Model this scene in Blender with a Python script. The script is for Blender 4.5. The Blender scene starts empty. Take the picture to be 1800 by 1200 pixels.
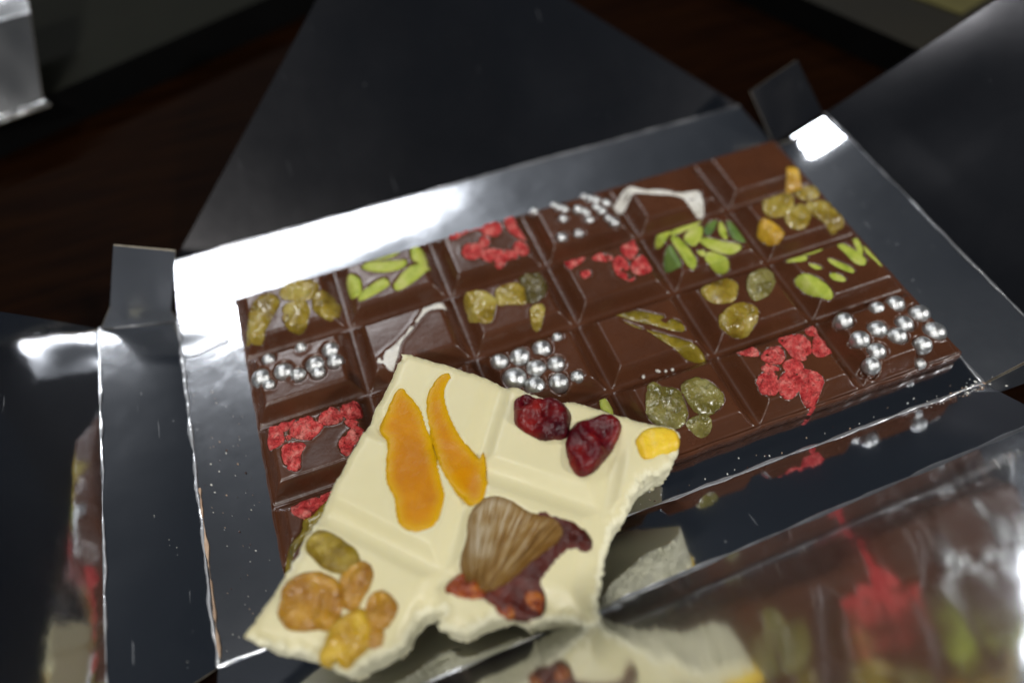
import bpy, bmesh, math, random
import numpy as np
from mathutils import Vector, Matrix, noise
from mathutils.geometry import delaunay_2d_cdt
random.seed(7); rng = np.random.default_rng(7)

# ------------------------------------------------------------------ scale: one unit below = one square of the bar (26 mm)
S = 0.026
scene = bpy.context.scene
col = scene.collection

# ------------------------------------------------------------------ camera
R = np.array([[0.9400541, -0.33656724, -0.05496163], [-0.30390867, -0.75366988, -0.58277031], [0.15471847, 0.56453894, -0.81077616]])
CAM = np.array([-1.69213095, -3.84320469, 5.45849317])
cam = bpy.data.cameras.new('camera'); camo = bpy.data.objects.new('camera', cam); col.objects.link(camo)
Mx = R.T @ np.diag([1, -1, -1])
camo.matrix_world = Matrix([list(Mx[0]) + [CAM[0]*S], list(Mx[1]) + [CAM[1]*S], list(Mx[2]) + [CAM[2]*S], [0, 0, 0, 1]])
cam.sensor_width = 36; cam.lens = 36*1316.68/1800
cam.clip_start = 0.005; cam.clip_end = 50
cam.dof.use_dof = True; cam.dof.focus_distance = 6.15*S; cam.dof.aperture_fstop = 4.6
scene.camera = camo

# ------------------------------------------------------------------ room light: a dim room, three ceiling lamps and an added frontal fill
w = bpy.data.worlds.new("World"); scene.world = w; w.use_nodes = True
wn = w.node_tree; bg = wn.nodes['Background']
wt = wn.nodes.new('ShaderNodeTexCoord'); wz = wn.nodes.new('ShaderNodeTexNoise'); wz.inputs['Scale'].default_value = 0.8; wz.inputs['Detail'].default_value = 0
wr = wn.nodes.new('ShaderNodeValToRGB')
wr.color_ramp.elements[0].position = 0.30; wr.color_ramp.elements[0].color = (0.009, 0.012, 0.018, 1)
wr.color_ramp.elements[1].position = 0.75; wr.color_ramp.elements[1].color = (0.060, 0.076, 0.100, 1)
wn.links.new(wt.outputs['Generated'], wz.inputs['Vector']); wn.links.new(wz.outputs['Fac'], wr.inputs['Fac']); wn.links.new(wr.outputs['Color'], bg.inputs['Color'])
bg.inputs['Strength'].default_value = 0.30

def lamp(name, elev, az, dist, size, power, color, aim=(0, 0, 0)):
    L = bpy.data.lights.new(name, 'AREA')
    if isinstance(size, tuple): L.shape = 'ELLIPSE'; L.size, L.size_y = size
    else: L.shape = 'DISK'; L.size = size
    L.energy = power; L.color = color
    o = bpy.data.objects.new(name, L); col.objects.link(o)
    e, a = math.radians(elev), math.radians(az)
    d = Vector((math.cos(e)*math.cos(a), math.cos(e)*math.sin(a), math.sin(e)))
    t = Vector(aim)*S
    o.location = t + d*dist
    o.rotation_euler = d.to_track_quat('Z', 'Y').to_euler()
    return o
lamp('ceiling_light_panel', 45.0, 98.5, 3.0, (1.44, 0.24), 24.0, (0.95, 0.97, 1.0), (-2.5, 1.6, 0))
lamp('ceiling_or_fill_lamp', 72, 175, 2.5, 0.26, 16.0, (1.0, 0.98, 0.94))
lamp('ceiling_or_fill_lamp', 49, -122, 2.5, 0.18, 22.0, (1.0, 0.98, 0.95))  # added frontal fill, brightens the chocolate and the sides facing the camera
lamp('ceiling_or_fill_lamp', 34, -32, 2.5, 0.18, 26.0, (1.0, 0.98, 0.96))
scene.view_settings.view_transform = 'Standard'; scene.view_settings.look = 'None'
scene.view_settings.exposure = 0; scene.view_settings.gamma = 1

# ------------------------------------------------------------------ traced positions on the two pieces of chocolate (units of one square)
BAR = [('raisin_gold', [(-2.94, 0.919),(-2.809, 0.85),(-2.749, 0.935),(-2.688, 1.022),(-2.577, 1.189),(-2.573, 1.287),(-2.658, 1.373),(-2.79, 1.309),(-2.86, 1.156),(-2.924, 1.038)]),('raisin_gold', [(-2.528, 1.337),(-2.437, 1.437),(-2.3, 1.433),(-2.184, 1.315),(-2.206, 1.204),(-2.263, 1.161),(-2.395, 1.181),(-2.527, 1.269)]),('raisin_gold', [(-2.539, 1.124),(-2.458, 1.173),(-2.341, 1.142),(-2.315, 1.016),(-2.363, 0.89),(-2.465, 0.852),(-2.547, 0.933)]),('raisin_gold', [(-2.255, 1.074),(-2.206, 1.204),(-2.107, 1.198),(-2.043, 1.087),(-2.081, 0.904),(-2.172, 0.877),(-2.25, 0.973)]),('pistachio', [(-1.904, 1.27),(-1.844, 1.315),(-1.774, 1.233),(-1.776, 1.113),(-1.823, 1.014),(-1.903, 1.047)]),('pistachio', [(-1.845, 0.973),(-1.76, 1.073),(-1.593, 1.141),(-1.531, 1.133),(-1.516, 1.041),(-1.589, 1.002),(-1.789, 0.95)]),('pistachio', [(-1.717, 1.369),(-1.62, 1.4),(-1.428, 1.339),(-1.288, 1.281),(-1.337, 1.194),(-1.525, 1.209),(-1.682, 1.301)]),('pistachio', [(-1.486, 1.011),(-1.396, 1.113),(-1.259, 1.197),(-1.099, 1.166),(-1.106, 1.098),(-1.249, 1.0),(-1.456, 0.931)]),('pistachio', [(-1.648, 1.479),(-1.453, 1.48),(-1.282, 1.456),(-1.403, 1.369),(-1.641, 1.427)]),('pistachio', [(-1.206, 1.411),(-1.138, 1.443),(-1.091, 1.363),(-1.104, 1.178),(-1.223, 1.24)]),('raspberry', [(-0.792, 1.414),(-0.712, 1.456),(-0.559, 1.469),(-0.458, 1.446),(-0.451, 1.385),(-0.576, 1.418),(-0.726, 1.367),(-0.792, 1.367)]),('raspberry', [(-0.475, 1.395),(-0.34, 1.434),(-0.28, 1.371),(-0.303, 1.266),(-0.402, 1.251),(-0.468, 1.335)]),('raspberry', [(-0.182, 1.456),(-0.106, 1.437),(-0.114, 1.32),(-0.203, 1.319),(-0.221, 1.384)]),('raspberry', [(-0.227, 1.329),(-0.126, 1.306),(-0.08, 1.172),(-0.115, 1.112),(-0.168, 1.153)]),('raspberry', [(-0.72, 1.216),(-0.637, 1.228),(-0.54, 1.159),(-0.594, 1.036),(-0.696, 1.043),(-0.745, 1.117)]),('raspberry', [(-0.547, 1.218),(-0.485, 1.285),(-0.443, 1.249),(-0.476, 1.151),(-0.533, 1.138)]),('raspberry', [(-0.6, 1.057),(-0.504, 1.108),(-0.359, 1.029),(-0.272, 0.975),(-0.26, 0.898),(-0.363, 0.905),(-0.456, 0.863),(-0.534, 0.94)]),('raspberry', [(-0.249, 1.038),(-0.159, 1.065),(-0.11, 0.999),(-0.151, 0.907),(-0.237, 0.924)]),('coconut', [(0.934, 1.214),(0.98, 1.315),(1.079, 1.384),(1.185, 1.351),(1.257, 1.283),(1.428, 1.21),(1.55, 1.109),(1.669, 1.071),(1.788, 1.032),(1.761, 0.935),(1.755, 0.842),(1.71, 0.79),(1.651, 0.839),(1.601, 0.907),(1.586, 1.009),(1.507, 1.091),(1.37, 1.162),(1.194, 1.261),(1.123, 1.255),(1.005, 1.184)]),('raisin_amber', [(2.776, 0.971),(2.853, 0.95),(2.867, 0.83),(2.862, 0.709),(2.761, 0.69),(2.672, 0.716),(2.716, 0.845)]),('raisin_gold', [(2.345, 0.711),(2.442, 0.742),(2.581, 0.682),(2.596, 0.58),(2.497, 0.434),(2.37, 0.395),(2.242, 0.438),(2.255, 0.56)]),('raisin_gold', [(2.656, 0.662),(2.765, 0.696),(2.894, 0.621),(2.88, 0.531),(2.77, 0.482),(2.66, 0.529)]),('raisin_gold', [(2.679, 0.45),(2.793, 0.437),(2.911, 0.352),(2.92, 0.209),(2.869, 0.095),(2.728, 0.076),(2.688, 0.171),(2.65, 0.323)]),('raisin_gold', [(2.379, 0.369),(2.547, 0.459),(2.64, 0.443),(2.625, 0.311),(2.47, 0.173),(2.363, 0.218)]),('raisin_amber', [(2.081, 0.336),(2.165, 0.436),(2.237, 0.316),(2.246, 0.178),(2.115, 0.113),(2.082, 0.225)]),('pistachio', [(1.075, 0.559),(1.119, 0.65),(1.211, 0.702),(1.272, 0.642),(1.197, 0.574),(1.12, 0.518)]),('pistachio', [(1.268, 0.633),(1.4, 0.713),(1.59, 0.724),(1.658, 0.708),(1.616, 0.645),(1.457, 0.598),(1.258, 0.581)]),('pistachio', [(1.346, 0.511),(1.411, 0.573),(1.529, 0.608),(1.574, 0.567),(1.501, 0.446),(1.389, 0.373),(1.336, 0.428)]),('pistachio', [(1.224, 0.562),(1.296, 0.543),(1.326, 0.345),(1.315, 0.201),(1.257, 0.121),(1.213, 0.16),(1.214, 0.349)]),('pistachio', [(1.469, 0.416),(1.538, 0.437),(1.65, 0.34),(1.799, 0.223),(1.765, 0.163),(1.643, 0.149),(1.529, 0.239),(1.474, 0.348)]),('pistachio', [(1.756, 0.563),(1.787, 0.527),(1.732, 0.339),(1.692, 0.355),(1.696, 0.453)]),('pistachio', [(1.436, 0.246),(1.511, 0.236),(1.614, 0.098),(1.586, 0.047),(1.48, 0.06),(1.398, 0.146)]),('pistachio_dark', [(1.096, 0.42),(1.178, 0.472),(1.18, 0.363),(1.165, 0.222),(1.134, 0.193),(1.045, 0.271)]),('pistachio_dark', [(1.58, 0.547),(1.698, 0.61),(1.753, 0.587),(1.642, 0.476),(1.558, 0.444)]),('pistachio_dark', [(1.835, 0.553),(1.906, 0.5),(1.922, 0.381),(1.861, 0.23),(1.784, 0.284),(1.777, 0.375)]),('pistachio', [(1.37, 0.306),(1.437, 0.295),(1.44, 0.255),(1.397, 0.22)]),('raspberry', [(0.161, 0.705),(0.242, 0.725),(0.357, 0.713),(0.336, 0.632),(0.174, 0.559),(0.147, 0.622)]),('raspberry', [(0.234, 0.482),(0.318, 0.465),(0.293, 0.406),(0.236, 0.395)]),('raspberry', [(0.422, 0.615),(0.506, 0.624),(0.591, 0.545),(0.556, 0.497),(0.428, 0.568)]),('raspberry', [(0.757, 0.674),(0.85, 0.699),(0.886, 0.602),(0.825, 0.501),(0.745, 0.445),(0.706, 0.532)]),('raspberry', [(0.588, 0.493),(0.665, 0.532),(0.697, 0.412),(0.651, 0.327),(0.564, 0.337),(0.547, 0.387)]),('raspberry', [(0.736, 0.396),(0.845, 0.457),(0.905, 0.414),(0.901, 0.31),(0.828, 0.228),(0.719, 0.248),(0.695, 0.309)]),('raspberry', [(0.535, 0.332),(0.612, 0.3),(0.687, 0.235),(0.642, 0.195),(0.594, 0.231)]),('raisin_gold', [(-0.894, 0.624),(-0.819, 0.66),(-0.69, 0.591),(-0.631, 0.467),(-0.677, 0.372),(-0.757, 0.245),(-0.843, 0.28),(-0.912, 0.371),(-0.91, 0.515)]),('raisin_gold', [(-0.583, 0.572),(-0.459, 0.597),(-0.359, 0.555),(-0.347, 0.467),(-0.38, 0.324),(-0.471, 0.352),(-0.558, 0.388),(-0.629, 0.401)]),('raisin_gold', [(-0.363, 0.236),(-0.255, 0.256),(-0.257, 0.185),(-0.337, 0.075),(-0.396, 0.083)]),('raisin_dark', [(-0.301, 0.677),(-0.181, 0.653),(-0.114, 0.557),(-0.142, 0.416),(-0.247, 0.31),(-0.356, 0.322),(-0.325, 0.474),(-0.342, 0.566)]),('coconut', [(-1.845, 0.206),(-1.782, 0.269),(-1.637, 0.331),(-1.488, 0.44),(-1.323, 0.596),(-1.257, 0.699),(-1.186, 0.687),(-1.106, 0.662),(-1.082, 0.595),(-1.134, 0.567),(-1.238, 0.593),(-1.339, 0.538),(-1.451, 0.441),(-1.59, 0.328),(-1.64, 0.227),(-1.734, 0.088),(-1.798, 0.158)]),('pistachio', [(2.111, -0.108),(2.192, -0.083),(2.297, -0.139),(2.263, -0.192),(2.143, -0.163)]),('pistachio', [(2.311, -0.065),(2.394, -0.051),(2.488, -0.085),(2.492, -0.13),(2.335, -0.143),(2.288, -0.114)]),('pistachio', [(2.637, -0.137),(2.701, -0.142),(2.761, -0.274),(2.783, -0.387),(2.725, -0.445),(2.66, -0.398),(2.649, -0.269)]),('pistachio', [(2.825, -0.108),(2.876, -0.118),(2.841, -0.243),(2.777, -0.343),(2.763, -0.295)]),('pistachio', [(2.871, -0.224),(2.948, -0.245),(2.968, -0.359),(2.925, -0.466),(2.86, -0.522),(2.848, -0.435),(2.828, -0.322)]),('pistachio', [(2.461, -0.253),(2.507, -0.283),(2.601, -0.435),(2.582, -0.488),(2.529, -0.446),(2.455, -0.313)]),('pistachio', [(2.262, -0.233),(2.328, -0.281),(2.341, -0.337),(2.277, -0.311)]),('pistachio', [(2.368, -0.419),(2.437, -0.438),(2.47, -0.522),(2.43, -0.545),(2.357, -0.485)]),('pistachio', [(2.082, -0.312),(2.189, -0.346),(2.266, -0.477),(2.27, -0.616),(2.24, -0.662),(2.148, -0.634),(2.089, -0.503)]),('raisin_gold', [(1.197, -0.141),(1.3, -0.075),(1.427, -0.095),(1.514, -0.185),(1.459, -0.312),(1.361, -0.366),(1.228, -0.333),(1.178, -0.239)]),('raisin_gold', [(1.191, -0.492),(1.31, -0.428),(1.447, -0.422),(1.532, -0.509),(1.501, -0.618),(1.356, -0.698),(1.204, -0.676),(1.144, -0.593)]),('raisin_green', [(1.646, -0.196),(1.734, -0.133),(1.848, -0.147),(1.9, -0.235),(1.813, -0.351),(1.697, -0.43),(1.571, -0.442),(1.576, -0.317)]),('raspberry', [(1.149, -0.875),(1.256, -0.871),(1.303, -0.928),(1.285, -0.986),(1.172, -0.932)]),('raspberry', [(1.307, -1.004),(1.404, -0.95),(1.502, -0.974),(1.482, -1.075),(1.409, -1.128),(1.314, -1.072)]),('raspberry', [(1.538, -0.889),(1.667, -0.893),(1.757, -0.958),(1.751, -1.071),(1.691, -1.14),(1.594, -1.166),(1.542, -1.08),(1.541, -1.005)]),('raspberry', [(1.823, -0.868),(1.916, -0.866),(1.941, -0.955),(1.836, -0.99),(1.793, -0.954)]),('raspberry', [(1.815, -1.01),(1.913, -0.998),(1.946, -1.073),(1.923, -1.158),(1.784, -1.196),(1.733, -1.138)]),('raspberry', [(1.425, -1.153),(1.521, -1.128),(1.583, -1.208),(1.517, -1.263),(1.423, -1.234)]),('raspberry', [(1.271, -1.064),(1.361, -1.128),(1.371, -1.177),(1.255, -1.146),(1.239, -1.106)]),('raspberry', [(1.138, -1.21),(1.249, -1.156),(1.313, -1.181),(1.292, -1.307),(1.209, -1.379),(1.13, -1.33)]),('raspberry', [(1.344, -1.248),(1.428, -1.227),(1.471, -1.298),(1.417, -1.409),(1.326, -1.443),(1.253, -1.397)]),('raspberry', [(1.501, -1.275),(1.592, -1.269),(1.662, -1.383),(1.616, -1.454),(1.508, -1.549),(1.451, -1.492),(1.426, -1.413)]),('peel', [(0.291, -0.075),(0.476, -0.103),(0.686, -0.25),(0.83, -0.39),(0.833, -0.511),(0.739, -0.472),(0.614, -0.363),(0.447, -0.235),(0.347, -0.133)]),('peel', [(0.345, -0.173),(0.484, -0.33),(0.641, -0.472),(0.796, -0.613),(0.904, -0.714),(0.918, -0.777),(0.84, -0.774),(0.675, -0.66),(0.552, -0.456),(0.424, -0.285)]),('raisin_green', [(0.258, -0.935),(0.325, -0.89),(0.364, -0.968),(0.481, -1.041),(0.473, -1.177),(0.426, -1.312),(0.315, -1.367),(0.211, -1.31),(0.145, -1.201),(0.188, -1.064)]),('raisin_green', [(0.527, -1.042),(0.617, -0.988),(0.746, -1.04),(0.81, -1.207),(0.755, -1.306),(0.609, -1.35),(0.524, -1.283),(0.521, -1.144)]),('raisin_green', [(0.404, -1.369),(0.515, -1.33),(0.594, -1.378),(0.563, -1.465),(0.45, -1.453)]),('pistachio', [(-0.15, -0.861),(-0.095, -0.874),(-0.08, -0.958),(-0.113, -1.048),(-0.157, -1.014),(-0.189, -0.967)]),('raspberry', [(-2.875, -0.125),(-2.808, -0.116),(-2.762, -0.228),(-2.792, -0.312),(-2.88, -0.316),(-2.907, -0.229)]),('raspberry', [(-2.792, -0.115),(-2.728, -0.074),(-2.649, -0.095),(-2.679, -0.173),(-2.765, -0.198)]),('raspberry', [(-2.681, -0.182),(-2.569, -0.107),(-2.488, -0.199),(-2.438, -0.278),(-2.549, -0.35),(-2.639, -0.315),(-2.709, -0.249)]),('raspberry', [(-2.452, -0.183),(-2.322, -0.114),(-2.264, -0.217),(-2.275, -0.283),(-2.388, -0.277),(-2.447, -0.244)]),('raspberry', [(-2.238, -0.127),(-2.154, -0.109),(-2.1, -0.171),(-2.11, -0.288),(-2.194, -0.291),(-2.252, -0.216)]),('raspberry', [(-2.79, -0.351),(-2.693, -0.342),(-2.607, -0.404),(-2.668, -0.474),(-2.69, -0.594),(-2.751, -0.588),(-2.799, -0.497)]),('raspberry', [(-2.339, -0.509),(-2.234, -0.397),(-2.15, -0.391),(-2.132, -0.456),(-2.239, -0.567),(-2.298, -0.618)]),('raspberry', [(-2.751, -0.242),(-2.704, -0.27),(-2.733, -0.297)]),('raspberry', [(-2.254, -0.281),(-2.139, -0.34),(-2.197, -0.382)]),('raspberry', [(-2.808, -0.918),(-2.737, -0.859),(-2.66, -0.855),(-2.594, -0.915),(-2.592, -0.967),(-2.692, -1.03),(-2.737, -1.029),(-2.788, -0.976)]),('raspberry', [(-2.574, -0.888),(-2.486, -0.835),(-2.464, -0.878),(-2.555, -0.947),(-2.585, -0.961)]),('peel', [(-2.739, -1.037),(-2.694, -1.038),(-2.591, -0.976),(-2.477, -0.943),(-2.509, -1.1),(-2.735, -1.178),(-2.875, -1.301),(-2.982, -1.422),(-2.985, -1.337),(-2.903, -1.211),(-2.781, -1.145)])]
PEARLS = [(0.123, 1.437, 0.034),(0.352, 1.436, 0.039),(0.372, 1.363, 0.041),(0.411, 1.321, 0.031),(0.342, 1.203, 0.036),(0.239, 0.981, 0.058),(0.411, 0.955, 0.053),(0.535, 1.269, 0.054),(0.592, 1.199, 0.033),(0.682, 1.433, 0.039),(0.71, 1.36, 0.042),(0.767, 1.32, 0.031),(0.841, 1.248, 0.052),(0.723, 1.228, 0.036),(0.749, 1.158, 0.041),(0.582, 1.083, 0.046),(0.775, 1.036, 0.033),(0.802, 0.956, 0.053),(-2.857, 0.443, 0.09),(-2.764, 0.604, 0.061),(-2.656, 0.421, 0.087),(-2.802, 0.321, 0.055),(-2.54, 0.331, 0.069),(-2.375, 0.389, 0.085),(-2.46, 0.617, 0.054),(-2.214, 0.495, 0.077),(-2.197, 0.354, 0.074),(-2.365, 0.29, 0.064),(2.177, -0.929, 0.082),(2.193, -1.15, 0.086),(2.392, -1.115, 0.084),(2.255, -1.307, 0.082),(2.131, -1.414, 0.075),(2.534, -0.914, 0.069),(2.708, -0.934, 0.083),(2.651, -1.151, 0.084),(2.842, -1.1, 0.092),(2.845, -1.308, 0.1),(2.51, -1.24, 0.083),(2.649, -1.4, 0.077),(2.598, -1.501, 0.049),(-0.823, -0.197, 0.08),(-0.637, -0.215, 0.09),(-0.427, -0.203, 0.091),(-0.546, -0.383, 0.086),(-0.755, -0.401, 0.107),(-0.367, -0.408, 0.079),(-0.619, -0.546, 0.092),(-0.416, -0.59, 0.087),(-0.255, -0.146, 0.04),(-0.25, -0.602, 0.059)]
WHITE = [('apricot', [(-1.955, -0.668),(-1.871, -0.563),(-1.795, -0.451),(-1.71, -0.398),(-1.666, -0.502),(-1.616, -0.663),(-1.616, -0.828),(-1.623, -1.09),(-1.636, -1.286),(-1.651, -1.426),(-1.713, -1.544),(-1.801, -1.626),(-1.926, -1.619),(-2.011, -1.545),(-2.028, -1.446),(-2.005, -1.314),(-2.026, -1.184),(-1.997, -1.021),(-1.939, -0.836),(-1.962, -0.746)]),('apricot', [(-1.573, -0.652),(-1.502, -0.509),(-1.403, -0.417),(-1.315, -0.407),(-1.305, -0.456),(-1.376, -0.53),(-1.415, -0.659),(-1.415, -0.853),(-1.384, -1.053),(-1.341, -1.169),(-1.317, -1.234),(-1.272, -1.188),(-1.305, -1.34),(-1.341, -1.474),(-1.392, -1.562),(-1.48, -1.563),(-1.525, -1.499),(-1.577, -1.382),(-1.613, -1.245),(-1.613, -1.093),(-1.607, -0.859)]),('cranberry', [(-0.929, -0.935),(-0.883, -0.855),(-0.796, -0.847),(-0.726, -0.917),(-0.617, -0.946),(-0.548, -1.044),(-0.54, -1.143),(-0.585, -1.234),(-0.646, -1.316),(-0.729, -1.289),(-0.832, -1.256),(-0.912, -1.159),(-0.958, -1.06)]),('cranberry', [(-0.647, -1.328),(-0.582, -1.262),(-0.513, -1.222),(-0.427, -1.242),(-0.285, -1.244),(-0.214, -1.299),(-0.219, -1.378),(-0.305, -1.475),(-0.424, -1.557),(-0.553, -1.644),(-0.649, -1.656),(-0.689, -1.616),(-0.697, -1.526),(-0.688, -1.429)]),('mango', [(-0.161, -1.519),(-0.055, -1.469),(0.056, -1.486),(0.143, -1.552),(0.142, -1.637),(0.093, -1.696),(-0.026, -1.7),(-0.144, -1.704),(-0.183, -1.664),(-0.177, -1.577)]),('pineapple', [(-1.51, -1.622),(-1.366, -1.548),(-1.234, -1.611),(-1.099, -1.78),(-0.977, -1.861),(-0.933, -1.958),(-0.99, -2.047),(-1.204, -2.118),(-1.398, -2.192),(-1.57, -2.215),(-1.634, -2.164),(-1.701, -2.056),(-1.678, -1.916),(-1.597, -1.794)]),('prune', [(-1.07, -1.791),(-0.961, -1.875),(-0.83, -2.009),(-0.82, -2.139),(-0.968, -2.108),(-1.094, -2.159),(-1.194, -2.227),(-1.242, -2.271),(-1.254, -2.368),(-1.309, -2.447),(-1.403, -2.431),(-1.479, -2.363),(-1.544, -2.289),(-1.594, -2.216),(-1.399, -2.195),(-1.202, -2.123),(-0.985, -2.054),(-0.929, -1.971),(-0.978, -1.863)]),('candied', [(-1.834, -2.078),(-1.733, -2.027),(-1.635, -2.043),(-1.613, -2.162),(-1.6, -2.222),(-1.724, -2.191),(-1.812, -2.117)]),('candied', [(-1.55, -2.307),(-1.471, -2.311),(-1.432, -2.371),(-1.464, -2.405),(-1.538, -2.357)]),('candied', [(-1.341, -2.305),(-1.259, -2.289),(-1.247, -2.371),(-1.309, -2.457),(-1.374, -2.433),(-1.368, -2.356)]),('raisin_olive', [(-2.663, -1.42),(-2.582, -1.377),(-2.473, -1.459),(-2.381, -1.605),(-2.375, -1.716),(-2.487, -1.716),(-2.591, -1.634),(-2.659, -1.51)]),('raisin_honey', [(-2.92, -1.802),(-2.861, -1.68),(-2.734, -1.644),(-2.605, -1.703),(-2.526, -1.807),(-2.532, -1.927),(-2.617, -2.055),(-2.763, -2.01),(-2.871, -1.969),(-2.933, -1.877)]),('raisin_honey', [(-2.512, -1.853),(-2.469, -1.744),(-2.361, -1.7),(-2.291, -1.748),(-2.314, -1.845),(-2.396, -1.938),(-2.467, -1.992),(-2.514, -1.934)]),('raisin_honey', [(-2.363, -2.011),(-2.3, -1.954),(-2.226, -1.981),(-2.194, -2.075),(-2.25, -2.153),(-2.315, -2.178),(-2.376, -2.125)]),('raisin_yellow', [(-2.728, -2.223),(-2.65, -2.12),(-2.575, -2.041),(-2.415, -2.022),(-2.379, -2.163),(-2.431, -2.259),(-2.535, -2.295),(-2.581, -2.334),(-2.64, -2.256),(-2.699, -2.271)]),('raisin_honey', [(-2.368, -2.158),(-2.317, -2.187),(-2.347, -2.271),(-2.415, -2.255)])]
WOUT = [(-1.628, -0.105),(-1.559, -0.102),(-0.885, -0.691),(-0.654, -0.917),(-0.46, -1.036),(-0.249, -1.217),(-0.042, -1.394),(0.153, -1.532),(0.146, -1.639),(0.094, -1.708),(0.047, -1.741),(0.015, -1.804),(-0.058, -1.812),(-0.117, -1.838),(-0.194, -1.808),(-0.229, -1.832),(-0.257, -1.821),(-0.296, -1.878),(-0.372, -1.92),(-0.437, -1.988),(-0.534, -2.054),(-0.607, -2.071),(-0.655, -2.153),(-0.741, -2.251),(-0.823, -2.389),(-0.899, -2.502),(-0.926, -2.591),(-0.916, -2.624),(-0.962, -2.684),(-1.011, -2.656),(-1.056, -2.62),(-1.104, -2.592),(-1.143, -2.539),(-1.272, -2.51),(-1.352, -2.509),(-1.417, -2.495),(-1.375, -2.462),(-1.418, -2.416),(-1.489, -2.39),(-1.548, -2.387),(-1.604, -2.376),(-1.686, -2.384),(-1.79, -2.399),(-1.891, -2.346),(-1.975, -2.295),(-1.93, -2.244),(-1.887, -2.2),(-1.943, -2.189),(-2.018, -2.171),(-2.073, -2.19),(-2.134, -2.235),(-2.168, -2.29),(-2.237, -2.331),(-2.338, -2.35),(-2.392, -2.339),(-2.494, -2.366),(-2.581, -2.379),(-2.656, -2.333),(-2.715, -2.256),(-2.796, -2.188),(-2.852, -2.13),(-2.95, -2.094),(-3.051, -2.018),(-3.138, -1.966),(-3.185, -1.92),(-3.162, -1.87),(-2.89, -1.617),(-2.495, -1.149),(-1.95, -0.504),(-1.888, -0.443)]
WGROOVE = [[(-0.954, -0.652),(-1.837, -1.963)], [(-1.837, -1.963),(-2.081, -2.255)], [(-0.384, -1.573),(-1.035, -2.589)], [(-2.004, -0.632),(-1.313, -1.322)], [(-1.313, -1.322),(-0.605, -1.938)], [(-2.526, -1.199),(-1.808, -1.965)], [(-1.808, -1.965),(-0.989, -2.606)]]
BOARD_A = [(-12, 2.68), (0.4, 7.30), (-3, 15), (-15, 11)]
BOARD_B = [(3.6, 5.99), (6.3, -0.86), (14, 3), (11, 10)]
CARD = [(6.02, 2.42), (8.2, 3.1), (7.4, 4.8), (5.2, 4.1)]
TL = [(-4.25, 1.63, -0.08), (-3.60, 1.63, -0.27), (-4.09, 1.72, 0.07), (-3.62, 1.68, -0.17), (-3.80, 1.93, 0.60), (-3.32, 1.83, 0.42)]
TR = [(3.08, 1.63, -0.27), (3.64, 1.63, -0.03), (2.95, 2.08, 0.16), (3.47, 2.08, 0.41)]
TF = [(3.08, -1.83, -0.27), (3.66, -1.83, -0.04), (3.14, -1.93, -0.30), (3.70, -2.0, -0.12)]
CRUMBS = [(0.46, -0.74, 0.028, 2.2), (0.32, -0.745, 0.024, 1.2), (0.53, -0.76, 0.012, 0.5), (0.59, -0.77, 0.018, 0.8)]
LEFT_I = 64
FAN = (-1.745, -2.352)

# ------------------------------------------------------------------ materials
def new_mat(name):
    m = bpy.data.materials.new(name); m.use_nodes = True
    return m, m.node_tree, m.node_tree.nodes['Principled BSDF']
def nd(nt, kind, **kw):
    n = nt.nodes.new(kind)
    for k, v in kw.items():
        if k in n.inputs: n.inputs[k].default_value = v
        else: setattr(n, k, v)
    return n
def ramp(nt, fac, stops):
    r = nt.nodes.new('ShaderNodeValToRGB'); nt.links.new(fac, r.inputs['Fac'])
    while len(r.color_ramp.elements) < len(stops): r.color_ramp.elements.new(0.5)
    for e, (p, c) in zip(r.color_ramp.elements, stops): e.position = p; e.color = (*c, 1) if len(c) == 3 else c
    return r.outputs['Color']
def coords(nt): return nt.nodes.new('ShaderNodeTexCoord').outputs['Object']
def tex(nt, co, scale, detail=3, rough=0.5, stretch=None):
    if stretch:
        mp = nd(nt, 'ShaderNodeMapping'); mp.inputs['Scale'].default_value = stretch[0]; mp.inputs['Rotation'].default_value = stretch[1]
        nt.links.new(co, mp.inputs['Vector']); co = mp.outputs['Vector']
    t = nd(nt, 'ShaderNodeTexNoise', Scale=scale/S, Detail=detail, Roughness=rough); nt.links.new(co, t.inputs['Vector'])
    return t.outputs['Fac']
def bump(nt, pb, h, strength, dist, prev=None):
    b = nd(nt, 'ShaderNodeBump', Strength=strength, Distance=dist*S); nt.links.new(h, b.inputs['Height'])
    if prev: nt.links.new(prev.outputs['Normal'], b.inputs['Normal'])
    nt.links.new(b.outputs['Normal'], pb.inputs['Normal']); return b

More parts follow.
